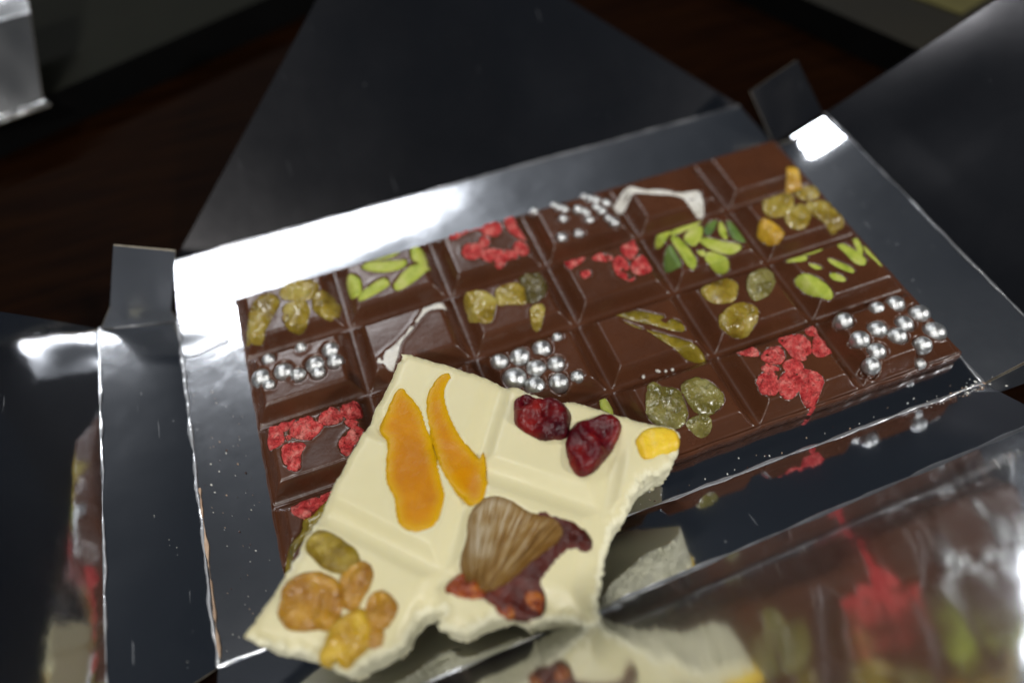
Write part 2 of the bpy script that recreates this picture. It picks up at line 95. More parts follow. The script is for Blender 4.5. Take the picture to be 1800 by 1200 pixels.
def food(name, stops, scale=4, rough=0.35, bs=0.5, bscale=14, sss=0.0, sssr=(1, .5, .2), coat=0.0, bdist=0.03, spec=0.5, rvar=0.1, rim=None, vor=0):
    m, nt, pb = new_mat(name); co = coords(nt)
    f = tex(nt, co, scale, 4, 0.6)
    cc = ramp(nt, f, stops)
    if rim:
        ra_ = nd(nt, 'ShaderNodeAttribute', attribute_name='rim'); mi = nd(nt, 'ShaderNodeMix', data_type='RGBA')
        nt.links.new(ra_.outputs['Fac'], mi.inputs[0]); mi.inputs[6].default_value = (*rim, 1); nt.links.new(cc, mi.inputs[7]); cc = mi.outputs[2]
    nt.links.new(cc, pb.inputs['Base Color'])
    pb.inputs['Specular IOR Level'].default_value = spec
    fr = tex(nt, co, scale*3, 2)
    mr = nd(nt, 'ShaderNodeMapRange'); mr.inputs['To Min'].default_value = max(0.03, rough-rvar); mr.inputs['To Max'].default_value = rough+rvar
    nt.links.new(fr, mr.inputs['Value']); nt.links.new(mr.outputs['Result'], pb.inputs['Roughness'])
    b0 = bump(nt, pb, tex(nt, co, bscale, 4, 0.6), bs, bdist)
    if vor:
        vv = nd(nt, 'ShaderNodeTexVoronoi', Scale=vor/S); nt.links.new(co, vv.inputs['Vector']); bump(nt, pb, vv.outputs['Distance'], 0.8, 0.05, b0)
    if sss:
        pb.inputs['Subsurface Weight'].default_value = sss; pb.inputs['Subsurface Radius'].default_value = sssr; pb.inputs['Subsurface Scale'].default_value = 0.06*S
    if coat: pb.inputs['Coat Weight'].default_value = coat; pb.inputs['Coat Roughness'].default_value = 0.12
    return m
M = {}
M['dark'] = food('dark_chocolate', [(0.3, (0.062, 0.021, 0.009)), (0.7, (0.090, 0.031, 0.013))], 1.5, 0.27, 0.12, 9, bdist=0.02, spec=0.55, rvar=0.08)
M['white'] = food('white_chocolate', [(0.3, (0.70, 0.64, 0.38)), (0.7, (0.75, 0.69, 0.43))], 1.5, 0.36, 0.12, 7, sss=0.25, sssr=(1, .8, .4), bdist=0.02, spec=0.4)
M['crumbly'] = food('broken_white_chocolate', [(0.3, (0.78, 0.74, 0.50)), (0.7, (0.86, 0.82, 0.60))], 6, 0.7, 0.7, 22, bdist=0.03, spec=0.25)
M['raisin_gold'] = food('golden_raisin', [(0.32, (0.15, 0.095, 0.008)), (0.5, (0.30, 0.215, 0.025)), (0.7, (0.46, 0.38, 0.10))], 3.5, 0.2, 0.8, 5, sss=0.35, coat=0.6, bdist=0.09)
M['raisin_amber'] = food('amber_raisin', [(0.3, (0.36, 0.18, 0.012)), (0.7, (0.62, 0.38, 0.03))], 5, 0.26, 0.8, 9, sss=0.2, coat=0.3, bdist=0.05)
M['raisin_green'] = food('green_raisin', [(0.32, (0.09, 0.075, 0.015)), (0.5, (0.19, 0.165, 0.04)), (0.7, (0.36, 0.33, 0.14))], 3.5, 0.18, 0.8, 5, sss=0.3, coat=0.6, bdist=0.10)
M['raisin_dark'] = food('dark_raisin', [(0.3, (0.035, 0.027, 0.006)), (0.7, (0.12, 0.09, 0.015))], 5, 0.25, 0.9, 9, coat=0.4, bdist=0.06)
M['raisin_olive'] = food('olive_raisin', [(0.3, (0.15, 0.09, 0.003)), (0.5, (0.27, 0.18, 0.008)), (0.7, (0.46, 0.35, 0.05))], 6, 0.33, 0.9, 10, sss=0.15, bdist=0.05)
M['raisin_honey'] = food('honey_raisin', [(0.3, (0.27, 0.10, 0.004)), (0.5, (0.42, 0.20, 0.010)), (0.7, (0.58, 0.32, 0.03))], 5, 0.26, 1.0, 7, sss=0.2, coat=0.2, bdist=0.08)
M['raisin_yellow'] = food('yellow_raisin', [(0.3, (0.40, 0.20, 0.003)), (0.5, (0.56, 0.34, 0.01)), (0.7, (0.72, 0.50, 0.06))], 5, 0.25, 1.0, 7, sss=0.2, coat=0.2, bdist=0.08)
M['pistachio'] = food('pistachio_flesh', [(0.3, (0.23, 0.31, 0.022)), (0.5, (0.40, 0.46, 0.065)), (0.7, (0.52, 0.53, 0.16))], 6, 0.45, 0.3, 14, sss=0.1, bdist=0.02, spec=0.3)
M['pistachio_dark'] = food('pistachio_skin', [(0.3, (0.045, 0.10, 0.02)), (0.7, (0.16, 0.25, 0.05))], 3, 0.45, 0.3, 14, bdist=0.02)
M['raspberry'] = food('dried_raspberry', [(0.3, (0.42, 0.02, 0.024)), (0.5, (0.66, 0.085, 0.08)), (0.68, (0.80, 0.26, 0.22))], 12, 0.8, 1.0, 26, bdist=0.05, spec=0.15, vor=17)
M['coconut'] = food('coconut_flesh', [(0.3, (0.74, 0.71, 0.62)), (0.7, (0.86, 0.85, 0.80))], 8, 0.6, 0.9, 16, bdist=0.05, spec=0.3)
M['peel'] = food('candied_peel', [(0.3, (0.055, 0.042, 0.006)), (0.5, (0.19, 0.14, 0.012)), (0.7, (0.34, 0.26, 0.03))], 4, 0.22, 0.6, 9, sss=0.1, coat=0.4, bdist=0.04)
M['apricot'] = food('dried_apricot', [(0.3, (0.50, 0.18, 0.0005)), (0.5, (0.60, 0.25, 0.001)), (0.75, (0.66, 0.33, 0.002))], 1.6, 0.38, 0.3, 9, sss=0.15, sssr=(1, .4, .05), bdist=0.03, spec=0.22, rim=(0.62, 0.36, 0.004))
M['cranberry'] = food('dried_cranberry', [(0.3, (0.030, 0.001, 0.004)), (0.5, (0.10, 0.003, 0.007)), (0.72, (0.27, 0.014, 0.010))], 3, 0.3, 0.7, 8, sss=0.2, coat=0.0, spec=0.35, bdist=0.05)
M['mango'] = food('dried_mango', [(0.3, (0.78, 0.47, 0.008)), (0.7, (0.86, 0.62, 0.05))], 4, 0.35, 0.6, 10, sss=0.2, bdist=0.04)
M['prune'] = food('dark_dried_fruit', [(0.3, (0.035, 0.006, 0.004)), (0.6, (0.11, 0.018, 0.010)), (0.75, (0.26, 0.05, 0.012))], 4, 0.3, 0.8, 9, spec=0.4, bdist=0.05)
M['candied'] = food('candied_fruit', [(0.3, (0.09, 0.010, 0.003)), (0.5, (0.28, 0.045, 0.004)), (0.7, (0.55, 0.19, 0.012))], 8, 0.25, 0.9, 9, coat=0.1, bdist=0.06)
# striped slice of dried pineapple: fibres run along its length
m, nt, pb = new_mat('dried_pineapple_slice'); co = coords(nt)
sp = nd(nt, 'ShaderNodeSeparateXYZ'); nt.links.new(co, sp.inputs[0])
def mth(op, a, b_=None):
    n = nd(nt, 'ShaderNodeMath', operation=op)
    for k, v in enumerate((a, b_)):
        if v is None: continue
        if isinstance(v, (int, float)): n.inputs[k].default_value = v
        else: nt.links.new(v, n.inputs[k])
    return n.outputs[0]
FX, FY = FAN
dx = mth('SUBTRACT', sp.outputs[0], FX*S); dy = mth('SUBTRACT', sp.outputs[1], FY*S)
an = mth('ARCTAN2', dy, dx); ra = mth('SQRT', mth('ADD', mth('MULTIPLY', dx, dx), mth('MULTIPLY', dy, dy)))
cb = nd(nt, 'ShaderNodeCombineXYZ'); nt.links.new(mth('MULTIPLY', an, 24.0), cb.inputs[0]); nt.links.new(mth('MULTIPLY', ra, 1.6/S), cb.inputs[1])
tn = nd(nt, 'ShaderNodeTexNoise', Scale=1.6, Detail=5, Roughness=0.75); nt.links.new(cb.outputs[0], tn.inputs['Vector']); f = tn.outputs['Fac']
f2 = tex(nt, co, 1.1, 3, 0.6)
mxx = nd(nt, 'ShaderNodeMath', operation='ADD'); nt.links.new(f, mxx.inputs[0]); nt.links.new(f2, mxx.inputs[1])
mh = nd(nt, 'ShaderNodeMath', operation='MULTIPLY'); nt.links.new(mxx.outputs[0], mh.inputs[0]); mh.inputs[1].default_value = 0.5
pcol = ramp(nt, mh.outputs[0], [(0.43, (0.13, 0.05, 0.006)), (0.475, (0.30, 0.15, 0.025)), (0.51, (0.44, 0.29, 0.11)), (0.555, (0.70, 0.60, 0.43))])
amb = ramp(nt, f2, [(0.3, (0.17, 0.065, 0.006)), (0.7, (0.36, 0.19, 0.025))])
mr = nd(nt, 'ShaderNodeMapRange'); mr.inputs['From Min'].default_value = 0.88*S; mr.inputs['From Max'].default_value = 1.15*S
nt.links.new(mth('ADD', ra, mth('MULTIPLY', mth('SUBTRACT', f, 0.5), 0.9*S)), mr.inputs['Value'])
ri = nd(nt, 'ShaderNodeAttribute', attribute_name='rim')
fac = mth('MAXIMUM', mr.outputs['Result'], mth('SUBTRACT', 1.0, ri.outputs['Fac']))
mi = nd(nt, 'ShaderNodeMix', data_type='RGBA'); nt.links.new(mth('MULTIPLY', fac, 0.85), mi.inputs[0]); nt.links.new(pcol, mi.inputs[6]); nt.links.new(amb, mi.inputs[7]); nt.links.new(mi.outputs[2], pb.inputs['Base Color'])
pb.inputs['Roughness'].default_value = 0.3; bump(nt, pb, f, 0.9, 0.05); M['pineapple'] = m
# sugar pearls
m, nt, pb = new_mat('silver_sugar_pearl'); co = coords(nt)
nt.links.new(ramp(nt, tex(nt, co, 7, 3), [(0.3, (0.55, 0.56, 0.55)), (0.7, (0.80, 0.82, 0.82))]), pb.inputs['Base Color'])
pb.inputs['Metallic'].default_value = 0.9; pb.inputs['Roughness'].default_value = 0.28; bump(nt, pb, tex(nt, co, 12, 3), 0.25, 0.02); M['pearl'] = m

def foil(name, tint=(0.70, 0.72, 0.76), r1=0.06, haze=0.07, hr=0.32, bs=0.07, speck=0.14, rv=0.05):
    m, nt, pb = new_mat(name); co = coords(nt)
    nt.links.new(ramp(nt, tex(nt, co, 0.8, 3), [(0.3, tuple(c*0.9 for c in tint)), (0.7, tint)]), pb.inputs['Base Color'])
    pb.inputs['Metallic'].default_value = 1
    # scuffs and fine scratches are rougher than the film round them
    sc = tex(nt, co, 2.2, 6, 0.75)
    mr = nd(nt, 'ShaderNodeMapRange'); mr.inputs['From Min'].default_value = 0.35; mr.inputs['From Max'].default_value = 0.75
    mr.inputs['To Min'].default_value = r1; mr.inputs['To Max'].default_value = r1+rv
    nt.links.new(sc, mr.inputs['Value']); nt.links.new(mr.outputs['Result'], pb.inputs['Roughness'])
    b = bump(nt, pb, tex(nt, co, 0.9, 3, 0.5), bs, 0.12)
    b2 = bump(nt, pb, tex(nt, co, 16, 3, 0.6), bs*0.8, 0.006, b)
    hz = nd(nt, 'ShaderNodeBsdfGlossy', Roughness=hr); hz.inputs['Color'].default_value = (*[c*0.95 for c in tint], 1)
    nt.links.new(b2.outputs['Normal'], hz.inputs['Normal'])
    df = nd(nt, 'ShaderNodeBsdfDiffuse'); df.inputs['Color'].default_value = (0.75, 0.78, 0.82, 1)
    mx = nd(nt, 'ShaderNodeMixShader'); mx.inputs[0].default_value = haze
    nt.links.new(pb.outputs[0], mx.inputs[1]); nt.links.new(hz.outputs[0], mx.inputs[2])
    # specks and hairline scratches in the film, showing its pale core
    vo = nd(nt, 'ShaderNodeTexVoronoi', Scale=5.5/S); nt.links.new(co, vo.inputs['Vector'])
    k1 = nd(nt, 'ShaderNodeMath', operation='LESS_THAN'); k1.inputs[1].default_value = 0.07; nt.links.new(vo.outputs['Distance'], k1.inputs[0])
    gate = nd(nt, 'ShaderNodeMath', operation='GREATER_THAN'); gate.inputs[1].default_value = 0.62; nt.links.new(tex(nt, co, 1.7, 3, 0.6), gate.inputs[0])
    k2 = nd(nt, 'ShaderNodeMath', operation='MULTIPLY'); nt.links.new(k1.outputs[0], k2.inputs[0]); nt.links.new(gate.outputs[0], k2.inputs[1])
    sr = tex(nt, co, 2.4, 2, 0.5, ((14, 0.8, 1), (0, 0, math.radians(35))))
    k3 = nd(nt, 'ShaderNodeMath', operation='GREATER_THAN'); k3.inputs[1].default_value = 0.765; nt.links.new(sr, k3.inputs[0])
    k4 = nd(nt, 'ShaderNodeMath', operation='MAXIMUM'); nt.links.new(k2.outputs[0], k4.inputs[0]); nt.links.new(k3.outputs[0], k4.inputs[1])
    k5 = nd(nt, 'ShaderNodeMath', operation='MULTIPLY'); k5.inputs[1].default_value = speck; nt.links.new(k4.outputs[0], k5.inputs[0])
    mx2 = nd(nt, 'ShaderNodeMixShader'); nt.links.new(k5.outputs[0], mx2.inputs[0]); nt.links.new(mx.outputs[0], mx2.inputs[1]); nt.links.new(df.outputs[0], mx2.inputs[2])
    nt.links.new(mx2.outputs[0], nt.nodes['Material Output'].inputs['Surface'])
    return m
M['foil'] = foil('silver_foil_card')
M['foil_rear'] = foil('frosted_silver_foil_card', (0.70, 0.73, 0.78), 0.15, 0.28, 0.34, 0.14)
M['foil_flap'] = foil('darkened_foil_card', (0.54, 0.52, 0.53), 0.10, 0.02, 0.30, 0.012, 0.05, 0.02)  # same silver foil with dim reflections painted in as a darker tint
M['foil_front'] = foil('brushed_silver_foil_card', (0.76, 0.77, 0.78), 0.08, 0.16, 0.34, 0.08)
M['foil_worn'] = foil('worn_silver_crease', (0.72, 0.73, 0.75), 0.16, 0.45, 0.5, 0.9)
m, nt, pb = new_mat('grey_card_core'); co = coords(nt)
nt.links.new(ramp(nt, tex(nt, co, 20, 3), [(0.3, (0.30, 0.26, 0.19)), (0.7, (0.46, 0.41, 0.32))]), pb.inputs['Base Color']); pb.inputs['Roughness'].default_value = 0.85; M['card'] = m
m, nt, pb = new_mat('printed_card_outside'); co = coords(nt)
nt.links.new(ramp(nt, tex(nt, co, 1, 3), [(0.3, (0.09, 0.07, 0.06)), (0.7, (0.13, 0.10, 0.085))]), pb.inputs['Base Color']); pb.inputs['Roughness'].default_value = 0.5; M['print'] = m
m, nt, pb = new_mat('worn_crease_board'); co = coords(nt)
nt.links.new(ramp(nt, tex(nt, co, 9, 4), [(0.3, (0.36, 0.23, 0.15)), (0.7, (0.55, 0.40, 0.28))]), pb.inputs['Base Color']); pb.inputs['Roughness'].default_value = 0.8; M['tan'] = m
m, nt, pb = new_mat('dark_stained_wood'); co = coords(nt)
g = tex(nt, co, 0.7, 5, 0.6, ((1, 9, 1), (0, 0, math.radians(14))))
nt.links.new(ramp(nt, g, [(0.3, (0.0035, 0.0009, 0.0002)), (0.7, (0.009, 0.0028, 0.0005))]), pb.inputs['Base Color']); pb.inputs['Roughness'].default_value = 0.6; pb.inputs['Specular IOR Level'].default_value = 0.02; bump(nt, pb, g, 0.1, 0.01); M['wood'] = m
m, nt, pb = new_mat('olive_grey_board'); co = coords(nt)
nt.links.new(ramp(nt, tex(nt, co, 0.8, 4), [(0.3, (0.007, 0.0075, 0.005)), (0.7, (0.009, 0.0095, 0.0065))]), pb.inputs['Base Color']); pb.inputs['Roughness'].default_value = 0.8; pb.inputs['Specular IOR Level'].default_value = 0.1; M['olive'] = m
m, nt, pb = new_mat('dark_umber_board'); co = coords(nt)
nt.links.new(ramp(nt, tex(nt, co, 0.8, 4), [(0.3, (0.005, 0.004, 0.001)), (0.7, (0.009, 0.007, 0.002))]), pb.inputs['Base Color']); pb.inputs['Roughness'].default_value = 0.6; M['umber'] = m
m, nt, pb = new_mat('shaded_board_side'); co = coords(nt)  # near-black colour paints in the shade on the board sides
nt.links.new(ramp(nt, tex(nt, co, 2, 3), [(0.3, (0.001, 0.001, 0.001)), (0.7, (0.002, 0.002, 0.002))]), pb.inputs['Base Color']); pb.inputs['Roughness'].default_value = 0.7; pb.inputs['Specular IOR Level'].default_value = 0.1; M['black'] = m
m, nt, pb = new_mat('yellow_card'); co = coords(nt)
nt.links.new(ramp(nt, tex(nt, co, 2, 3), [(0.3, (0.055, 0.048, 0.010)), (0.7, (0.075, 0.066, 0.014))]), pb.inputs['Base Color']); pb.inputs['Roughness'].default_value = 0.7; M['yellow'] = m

# ------------------------------------------------------------------ mesh helpers
def mesh_obj(name, verts, faces, mats, parent=None, smooth=True, fmat=None):
    me = bpy.data.meshes.new(name)
    v = (np.asarray(verts, float)*S)
    me.from_pydata(v.tolist(), [], faces if isinstance(faces, list) else faces.tolist())
    for mm in (mats if isinstance(mats, (list, tuple)) else [mats]): me.materials.append(mm)
    if fmat is not None: me.polygons.foreach_set('material_index', np.asarray(fmat, dtype=np.int32))
    me.polygons.foreach_set('use_smooth', np.full(len(me.polygons), smooth))
    me.update()
    o = bpy.data.objects.new(name, me); col.objects.link(o)
    if parent: o.parent = parent
    return o
def thing(name, label, cat, group=None, loc=(0, 0, 0)):
    o = bpy.data.objects.new(name, None); col.objects.link(o); o.empty_display_size = 0.01
    o['label'] = label; o['category'] = cat
    if group: o['group'] = group
    return o
def tag(o, label, cat, group=None):
    o['label'] = label; o['category'] = cat
    if group: o['group'] = group
    return o

def smooth_poly(pts, n=None, step=0.02, k=1):
    p = np.array(pts, float)
    out = []
    N = len(p)
    for i in range(N):
        a, b, c, d = p[i-1], p[i], p[(i+1) % N], p[(i+2) % N]
        m_ = max(2, int(np.linalg.norm(c-b)/step))
        for j in range(m_):
            t = j/m_
            out.append(0.5*((2*b)+(-a+c)*t+(2*a-5*b+4*c-d)*t*t+(-a+3*b-3*c+d)*t**3))
    return np.array(out)
def in_poly(x, y, P):
    ins = np.zeros(x.shape, bool); n = len(P); j = n-1
    for i in range(n):
        xi, yi, xj, yj = P[i, 0], P[i, 1], P[j, 0], P[j, 1]
        if yi != yj:
            c = ((yi > y) != (yj > y)) & (x < (xj-xi)*(y-yi)/(yj-yi)+xi)
            ins ^= c
        j = i
    return ins
def dist_poly(x, y, P):
    d = np.full(x.shape, 1e9)
    Q = np.roll(P, -1, 0)
    for a, b in zip(P, Q):
        ab = b-a; L = ab@ab+1e-12
        t = np.clip(((x-a[0])*ab[0]+(y-a[1])*ab[1])/L, 0, 1)
        d = np.minimum(d, (x-a[0]-t*ab[0])**2+(y-a[1]-t*ab[1])**2)
    return np.sqrt(d)
def ccw(P):
    P = np.asarray(P, float); Q = np.roll(P, -1, 0)
    return P if (P[:, 0]*Q[:, 1]-Q[:, 0]*P[:, 1]).sum() > 0 else P[::-1]
def tri_region(P, step):
    """triangulated region: outline P (ccw) and a jittered grid inside; the first len(P) vertices are the outline"""
    P = ccw(P)
    x0, y0 = P.min(0); x1, y1 = P.max(0)
    gx, gy = np.meshgrid(np.arange(x0+step/2, x1, step), np.arange(y0+step/2, y1, step*0.87))
    gx = gx + (np.arange(gx.shape[0]) % 2)[:, None]*step/2
    gx, gy = gx.ravel(), gy.ravel()
    ok = in_poly(gx, gy, P)
    gx, gy = gx[ok], gy[ok]
    if len(gx):
        ok = dist_poly(gx, gy, P) > step*0.4; gx, gy = gx[ok], gy[ok]
    pts = [Vector(p) for p in P]+[Vector((a, b)) for a, b in zip(gx, gy)]
    n = len(P)
    r = delaunay_2d_cdt(pts, [(i, (i+1) % n) for i in range(n)], [list(range(n))], 1, 1e-6)
    V = np.array([tuple(v) for v in r[0]]); F = [list(f) for f in r[2]]
    # outline order in the result
    idx = {}
    for i, o in enumerate(r[3]):
        for q in o: idx[q] = i
    ring = [idx[i] for i in range(n)]
    # drop duplicates in sequence
    rr = [ring[0]]
    for q in ring[1:]:
        if q != rr[-1]: rr.append(q)
    if rr[0] == rr[-1]: rr.pop()
    FF = []
    for f in F:
        a, b, c = V[f[0]], V[f[1]], V[f[2]]
        FF.append(f if (b[0]-a[0])*(c[1]-a[1])-(b[1]-a[1])*(c[0]-a[0]) > 0 else f[::-1])
    return V, FF, rr
def fbm(x, y, z=0.0, f=1.0, o=2):
    return np.array([noise.fractal(Vector((a*f, b*f, z)), 1.0, 2.0, o) for a, b in zip(x, y)])

KN = {'raisin_gold': 'raisin', 'raisin_amber': 'raisin', 'raisin_green': 'raisin', 'raisin_dark': 'raisin', 'raisin_olive': 'raisin', 'raisin_honey': 'raisin', 'raisin_yellow': 'raisin',
      'pistachio': 'pistachio_sliver', 'pistachio_dark': 'pistachio_sliver', 'raspberry': 'raspberry_piece', 'coconut': 'coconut_strip', 'peel': 'candied_peel',
      'apricot': 'apricot_strip', 'cranberry': 'cranberry', 'mango': 'mango_piece', 'pineapple': 'pineapple_slice', 'prune': 'dark_fruit_pulp', 'candied': 'candied_fruit_piece'}
# height of the dome, width of its shoulder, amplitude and frequency of its wrinkles
KS = {'raisin': (0.034, 0.05, 0.048, 8), 'pistachio_sliver': (0.012, 0.02, 0.006, 6), 'raspberry_piece': (0.022, 0.02, 0.040, 17), 'coconut_strip': (0.006, 0.03, 0.022, 18),
      'candied_peel': (0.012, 0.04, 0.03, 6), 'apricot_strip': (0.008, 0.03, 0.006, 4), 'cranberry': (0.075, 0.10, 0.085, 5), 'mango_piece': (0.03, 0.06, 0.04, 6),
      'pineapple_slice': (0.022, 0.08, 0.006, 6), 'dark_fruit_pulp': (0.014, 0.04, 0.014, 6), 'candied_fruit_piece': (0.014, 0.06, 0.05, 11)}

def dent(x, y, h, polys, pearls=(), depth=0.045):
    """the chocolate sinks under each topping and lips up round it"""
    for kind, P in polys:
        P = np.array(P); x0, y0 = P.min(0)-0.12; x1, y1 = P.max(0)+0.12
        s = np.where((x > x0) & (x < x1) & (y > y0) & (y < y1))[0]
        if not len(s): continue
        SP = smooth_poly(P, step=0.05)
        d = dist_poly(x[s], y[s], SP); ins = in_poly(x[s], y[s], SP); sd = np.where(ins, -d, d)
        nzo = fbm(x[s], y[s], 21, 7, 2)
        cov = np.clip(1.25+2.6*nzo, 0.05, 1) if kind[:4] in ('rais', 'peel', 'rasp', 'coco') else 1.0
        h[s] -= depth*cov/(1+np.exp(np.clip((sd+0.004)/0.005, -30, 30)))
        h[s] += np.where(sd > 0, 0.004*np.exp(-(sd/0.03)**2), 0)
    for (px, py, r) in pearls:
        s = np.where((np.abs(x-px) < r+.1) & (np.abs(y-py) < r+.1))[0]
        d = np.hypot(x[s]-px, y[s]-py)-r
        nzo = fbm(x[s], y[s], 31, 6, 2)
        h[s] -= depth*1.5*np.clip(0.9+3.0*nzo, 0.0, 1)/(1+np.exp(np.clip(d/0.008, -30, 30)))
        h[s] += np.where(d > 0, 0.005*np.exp(-(d/0.03)**2), 0)
    return h

def topping(kind, P, parent, hfun, lift=0.0):
    nm = KN[kind]; H, W, A, F = KS[nm]
    SP = ccw(smooth_poly(P, step=0.03))
    grow = 0.03 if nm == 'dark_fruit_pulp' else 0.02 if nm == 'raisin' else 0.014 if nm in ('raspberry_piece', 'coconut_strip', 'candied_fruit_piece') else 0.004
    nv_ = np.roll(SP, -1, 0)-np.roll(SP, 1, 0); nv_ = np.column_stack([nv_[:, 1], -nv_[:, 0]]); nv_ /= np.linalg.norm(nv_, axis=1)[:, None]+1e-9
    jj = np.array([noise.fractal(Vector((p[0]*12, p[1]*12, 7)), 1, 2, 3) for p in SP])
    SP = SP+nv_*(grow+0.010*jj)[:, None]
    sz = math.sqrt(abs(np.ptp(SP[:, 0])*np.ptp(SP[:, 1])))
    st = 0.018 if nm == 'raspberry_piece' else max(0.016, min(0.032, sz/10))
    V, Fc, ring = tri_region(SP, st)
    x, y = V[:, 0], V[:, 1]
    d = dist_poly(x, y, SP)
    W = min(W, max(0.02, d.max()))
    t = np.clip(d/W, 0, 1)
    dome = np.sqrt(np.clip(1-(1-t)**2, 0, 1))
    sd = random.random()*50
    wr = fbm(x, y, sd, F, 3)
    if nm in ('raisin', 'cranberry', 'mango_piece', 'candied_fruit_piece', 'dark_fruit_pulp'): wr = -np.abs(wr)*1.5+0.4
    if nm == 'pineapple_slice':
        a = math.radians(52); u = x*math.cos(a)-y*math.sin(a)
        u = np.arctan2(y-FAN[1], x-FAN[0])*10; wr = 0.4*wr+1.2*fbm(u, np.hypot(x-FAN[0], y-FAN[1])*1.5, 3, 1, 3)
    z = hfun(x, y) - 0.010 + H*dome*min(1, 0.35+d.max()/0.12) + A*wr*t + lift
    n = len(V); m_ = len(ring)
    verts = np.column_stack([x, y, z])
    sk = verts[ring].copy(); sk[:, 2] -= 0.09
    verts = np.vstack([verts, sk])
    faces = list(Fc)
    for i in range(m_):
        a, b = ring[i], ring[(i+1) % m_]
        faces.append([a, n+i, n+(i+1) % m_, b])
    o = mesh_obj(nm, verts, faces, M[kind], parent)
    at = o.data.attributes.new('rim', 'FLOAT', 'POINT'); rv = np.zeros(len(verts), dtype=np.float32); rv[:n] = np.clip(d/0.09, 0, 1); at.data.foreach_set('value', rv)
    return o
LBL = {'raisin_amber': 'amber yellow raisin', 'raisin_green': 'grey green wrinkled raisin', 'raisin_dark': 'dark olive raisin', 'pistachio_dark': 'dark green pistachio sliver with its skin',
       'raisin_olive': 'olive gold raisin nearest the left edge', 'raisin_honey': 'honey brown raisin', 'raisin_yellow': 'bright yellow squashed raisin'}

# ------------------------------------------------------------------ table and what stands behind
BOX2 = [[(-5.55, 5.05, 0.2), (-4.70, 5.22, 0.2), (-4.50, 6.0, 0.86), (-5.50, 5.75, 0.94)], [(-5.50, 5.75, 0.94), (-4.50, 6.0, 0.86), (-4.55, 7.1, 1.12), (-5.6, 6.9, 1.20)], [(-5.55, 4.97, 0.18), (-4.62, 5.16, 0.18), (-4.66, 5.22, 0.21), (-5.55, 5.05, 0.21)]]

def slab(name, pts, z0, z1, top, side, parent=None):
    P = ccw(pts); n = len(P)
    v = [(a, b, z1) for a, b in P]+[(a, b, z0) for a, b in P]
    f = [list(range(n)), list(range(2*n-1, n-1, -1))]+[[i, n+i, n+(i+1) % n, (i+1) % n] for i in range(n)]
    return mesh_obj(name, v, f, [top, side], parent, False, [0, 1]+[1]*n)
tb = slab('table', [(-30, -14), (34, -14), (34, 40), (-30, 40)], -1.2, -0.32, M['wood'], M['wood'])
tb['kind'] = 'structure'
b = slab('serving_board', BOARD_A, -0.317, 0.15, M['olive'], M['black'])
tag(b, 'dull olive grey board with its shaded edge painted black lying behind the box, at top left', 'board')
b = slab('serving_board', BOARD_B, -0.317, 0.10, M['umber'], M['black'])
tag(b, 'very dark brown board behind the box, at top right under the yellow card', 'board')
b = slab('paper_card', CARD, 0.103, 0.125, M['yellow'], M['yellow'])
tag(b, 'dull yellow card lying on the dark board at the top right corner', 'card')

# ------------------------------------------------------------------ opened foil box
T = 0.028
def grid_sheet(name, f, nu, nv, parent, thick=T, amp=0.004, freq=1.2, seed=0.0, mats=None):
    """a sheet of card given by f(u,v)->point, foil on the side of its normal, raw card at its edges"""
    us = np.linspace(0, 1, nu+1); vs = np.linspace(0, 1, nv+1)
    Pt = np.array([[f(u, v) for u in us] for v in vs], float)
    du = np.gradient(Pt, axis=1); dv = np.gradient(Pt, axis=0)
    N = np.cross(du, dv); N /= np.linalg.norm(N, axis=2, keepdims=True)+1e-12
    if N[..., 2].mean() < 0: N = -N; flip = True
    else: flip = False
    w_ = np.array([[noise.fractal(Vector((p[0]*freq, p[1]*freq, p[2]*freq+seed)), 1, 2, 2) for p in row] for row in Pt])
    edge = np.minimum(np.minimum(us, 1-us)[None, :]*4, 1)*np.minimum(np.minimum(vs, 1-vs)[:, None]*6, 1)
    top = Pt+N*(w_*amp*edge)[..., None]
    bot = top-N*thick
    a, b_ = nv+1, nu+1; n = a*b_
    verts = np.vstack([top.reshape(-1, 3), bot.reshape(-1, 3)])
    F = []; fm = []
    I = lambda i, j: i*b_+j
    for i in range(nv):
        for j in range(nu):
            q = [I(i, j), I(i, j+1), I(i+1, j+1), I(i+1, j)]
            if flip: q = q[::-1]
            F.append(q); fm.append(0); F.append([k+n for k in q[::-1]]); fm.append(2)
    bd = [I(0, j) for j in range(nu)]+[I(i, nu) for i in range(nv)]+[I(nv, j) for j in range(nu, 0, -1)]+[I(i, 0) for i in range(nv, 0, -1)]
    m_ = len(bd); verts = np.vstack([verts, verts[bd], verts[[k+n for k in bd]]]); e0 = 2*n
    for k in range(m_):
        p, q = e0+k, e0+(k+1) % m_
        F.append([q, p, p+m_, q+m_] if not flip else [p, q, q+m_, p+m_]); fm.append(1)
    return mesh_obj(name, verts, F, mats or [M['foil'], M['card'], M['print']], parent, True, fm)
def bil(c00, c10, c11, c01, sag=0.0):
    c00, c10, c11, c01 = [np.array(c, float) for c in (c00, c10, c11, c01)]
    def f(u, v):
        p = (c00*(1-u)+c10*u)*(1-v)+(c01*(1-u)+c11*u)*v
        p = p.copy(); p[2] += sag*4*v*(1-v); return p
    return f
